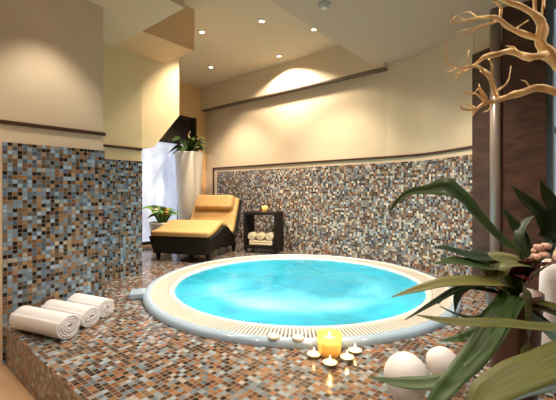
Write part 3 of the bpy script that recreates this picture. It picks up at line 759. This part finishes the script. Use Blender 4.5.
tube(b, [at(556, 60, D0), at(544.5, 50, D0), at(540, 40, D0), at(542.5, 25, D0), at(536, 16.5, D0), at(522, 7, D0), at(508, 2, D0), at(494, -4, D0)], [.027,.027,.024,.020,.016,.012,.010,.008], n=9, k=3, wob=.45)
br([(546,54),(531,57.5),(519,54),(509,51),(499,54),(488,56),(482,58),(475,65),(465,71),(456,75)], .020, .004, -.02, -.1)
br([(541,39),(528,35),(514,30),(506,25),(499,19),(490,17),(478,18),(465,20.5),(452,22)], .017, .003, 0, -.12)
br([(499,19),(501,12),(500,6),(494,0),(490,-6)], .009, .004, -.05, -.08)
br([(497,21),(486,25),(476,29),(464,35),(452,40)], .007, .002, -.05, -.16)
br([(514,30),(521,25),(528,20.5)], .006, .003, -.02)
br([(540,24),(535,12),(535,0),(533,-8)], .011, .007, .02)
br([(541,18),(543,8),(544,-4)], .009, .006, .04)
br([(498,100),(494,92),(491,82),(488,73),(482,69),(476,66),(464,68),(456,68),(449,65),(446,54),(445,41)], .009, .002, -.07, -.2)
br([(499,99),(496,90),(492,78),(493,65)], .007, .002, -.06, -.02)
br([(498,90),(505,85),(509,79),(511,66)], .006, .002, -.06, 0)
br([(491,82),(486,75),(480,71)], .006, .002, -.1)
br([(487,102),(482,95),(478,89),(474,94),(466,93)], .006, .002, -.09, -.14)
br([(484,103),(482,96),(479,90)], .005, .002, -.07)
br([(477,109),(470,105),(462,103),(460,106)], .005, .002, -.09, -.14)
br([(468,67),(468,58),(469,50)], .004, .0015, -.12)
br([(463,70),(457,78),(455,78)], .004, .0015, -.12)
br([(452,22),(450,17),(452,12)], .003, .0015, -.12)
br([(484,100),(475,93),(464,92.5)], .007, .002, -.08, -.12)
br([(475,110),(462,109),(460,102)], .007, .002, -.08, -.13)
br([(487,98),(480,88),(479,84)], .006, .002, -.08)
br([(490,78),(492,65),(488,58)], .006, .002, -.08, -.05)
br([(494,101),(489,110),(484,112)], .006, .002, -.07, -.03)
br([(466,20),(456,16),(450,24)], .005, .002, -.1, -.14)
br([(478,18),(470,12),(463,13)], .005, .002, -.08, -.02)
br([(474,29.5),(463,30),(457,33)], .004, .0015, -.1, -.05)
br([(456,68),(449,72),(445,70)], .004, .0015, -.15, -.2)
br([(519,54),(514,47),(506,46)], .005, .002, -.05, 0)
br([(531,89),(526,82),(521,80)], .005, .002, -.05, -.1)
o = obj('driftwood_branch', b, M['wood'], smooth=True); tag(o, 'pale bare driftwood branch with many twigs at the upper right', 'branch')
local_origin(o, base)

# white ceramic eggs in the foreground
def egg(px, d, r, h, label):
    p = at(px, 380, d); p.z = DECK; b = BM()
    prof = [(0, 0)] + [(r*(max(0, math.sin(PI*t))**.60)*(.62+.52*t), h*t) for t in [i/18 for i in range(1, 18)]] + [(0, h)]
    lathe(b, prof, n=32); o = obj('ceramic_egg', b, M['egg'], smooth=True); o.location = p
    return tag(o, label, 'ornament', 'pale egg ornaments')
egg(406, 1.45, .098, .235, 'larger pale ceramic egg, a pointed leaf crossing it')
egg(442, 1.66, .078, .165, 'smaller pale ceramic egg, half hidden behind the leaves')

# ------------------------------------------------------------------ plants by the window
vp = at(189, 240, 6.03); vp.z = DECK
tv = thing('tall_planter', 'tall white tapering planter with spiky green leaves by the window', 'planter', vp)
b = BM(); lathe(b, [(0,0),(.15,0),(.16,.01),(.205,.9),(.235,1.54),(.235,1.57),(.22,1.57),(.20,1.42),(0,1.42)], n=36); obj('planter_body', b, M['white_pot'], tv, smooth=True)
b = BM(); lathe(b, [(0,1.46),(.1,1.455),(.191,1.44),(.19,1.425),(0,1.425)], n=24); obj('soil', b, M['soil'], tv, smooth=True)
O2 = vp+Vector((0,0,1.53))
for k in range(26):
    a = k*2.4; ln = random.uniform(.32, .58); z = random.uniform(-.02, .22)
    dx = Vector((math.cos(a), math.sin(a)*.8, 0))
    leaf([O2+dx*.03, O2+dx*ln*.5+Vector((0,0,z*.8+.10)), O2+dx*ln+Vector((0,0,z))], [.03, .10, .004], M['leaf_green' if k % 3 else 'leaf_dark'], tv, k=4, roll=random.uniform(-.4,.4))
b = BM(); tube(b, [O2+Vector((.02,0,0)), O2+Vector((.0,0,.12)), O2+Vector((.05,.02,.22)), O2+Vector((-.01,.0,.33)), O2+Vector((.04,0,.40))], [.016,.014,.014,.010,.006], n=7, wob=.3)
obj('twig', b, M['wood'], tv, smooth=True, world=True)['label'] = 'twisted pale twig'

sp = at(162, 240, 5.42); sp.z = DECK
pp = thing('flower_pot', 'low white pot of green leaves and pale flowers behind the lounger', 'planter', sp)
b = BM(); lathe(b, [(0,0),(.13,0),(.14,.01),(.19,.40),(.20,.43),(.185,.43),(.175,.36),(0,.36)], n=32); obj('pot', b, M['white_pot'], pp, smooth=True)
b = BM(); lathe(b, [(0,.40),(.1,.395),(.176,.375),(.17,.362),(0,.362)], n=24); obj('soil', b, M['soil'], pp, smooth=True)
O3 = sp+Vector((0,0,.39))
for k in range(20):
    a = k*2.4; ln = random.uniform(.22, .34); z = random.uniform(.10, .28); dx = Vector((math.cos(a), math.sin(a), 0))
    leaf([O3+dx*.03, O3+dx*ln*.5+Vector((0,0,z*.7+.08)), O3+dx*ln+Vector((0,0,z))], [.03, .075, .004], M['leaf_bright' if k % 3 else 'leaf_green'], pp, k=4, roll=random.uniform(-.4,.4))
for k in range(9):
    a = k*2.1; c = O3+Vector((math.cos(a)*.10, math.sin(a)*.10, random.uniform(.14, .24)))
    b = BM(); tube(b, [O3, c], [.005, .004], n=6, k=3); obj('flower_stem', b, M['leaf_green'], pp, smooth=True, world=True)
    b = BM()
    for q in range(5): ellipsoid(b, c+Vector((math.cos(q*1.257)*.02, math.sin(q*1.257)*.02, 0)), (.028, .028, .018), 8)
    obj('blossom', b, M[('orange_petal', 'white_petal', 'white_petal')[k % 3]], pp, smooth=True, world=True)

# ------------------------------------------------------------------ output
vs = S.view_settings; vs.view_transform = 'Standard'; vs.look = 'None'; vs.gamma = 1; vs.use_curve_mapping = False; vs.exposure = 0.0
S.cycles.use_denoising = True
S.cycles.sample_clamp_indirect = 5; S.cycles.max_bounces = 10
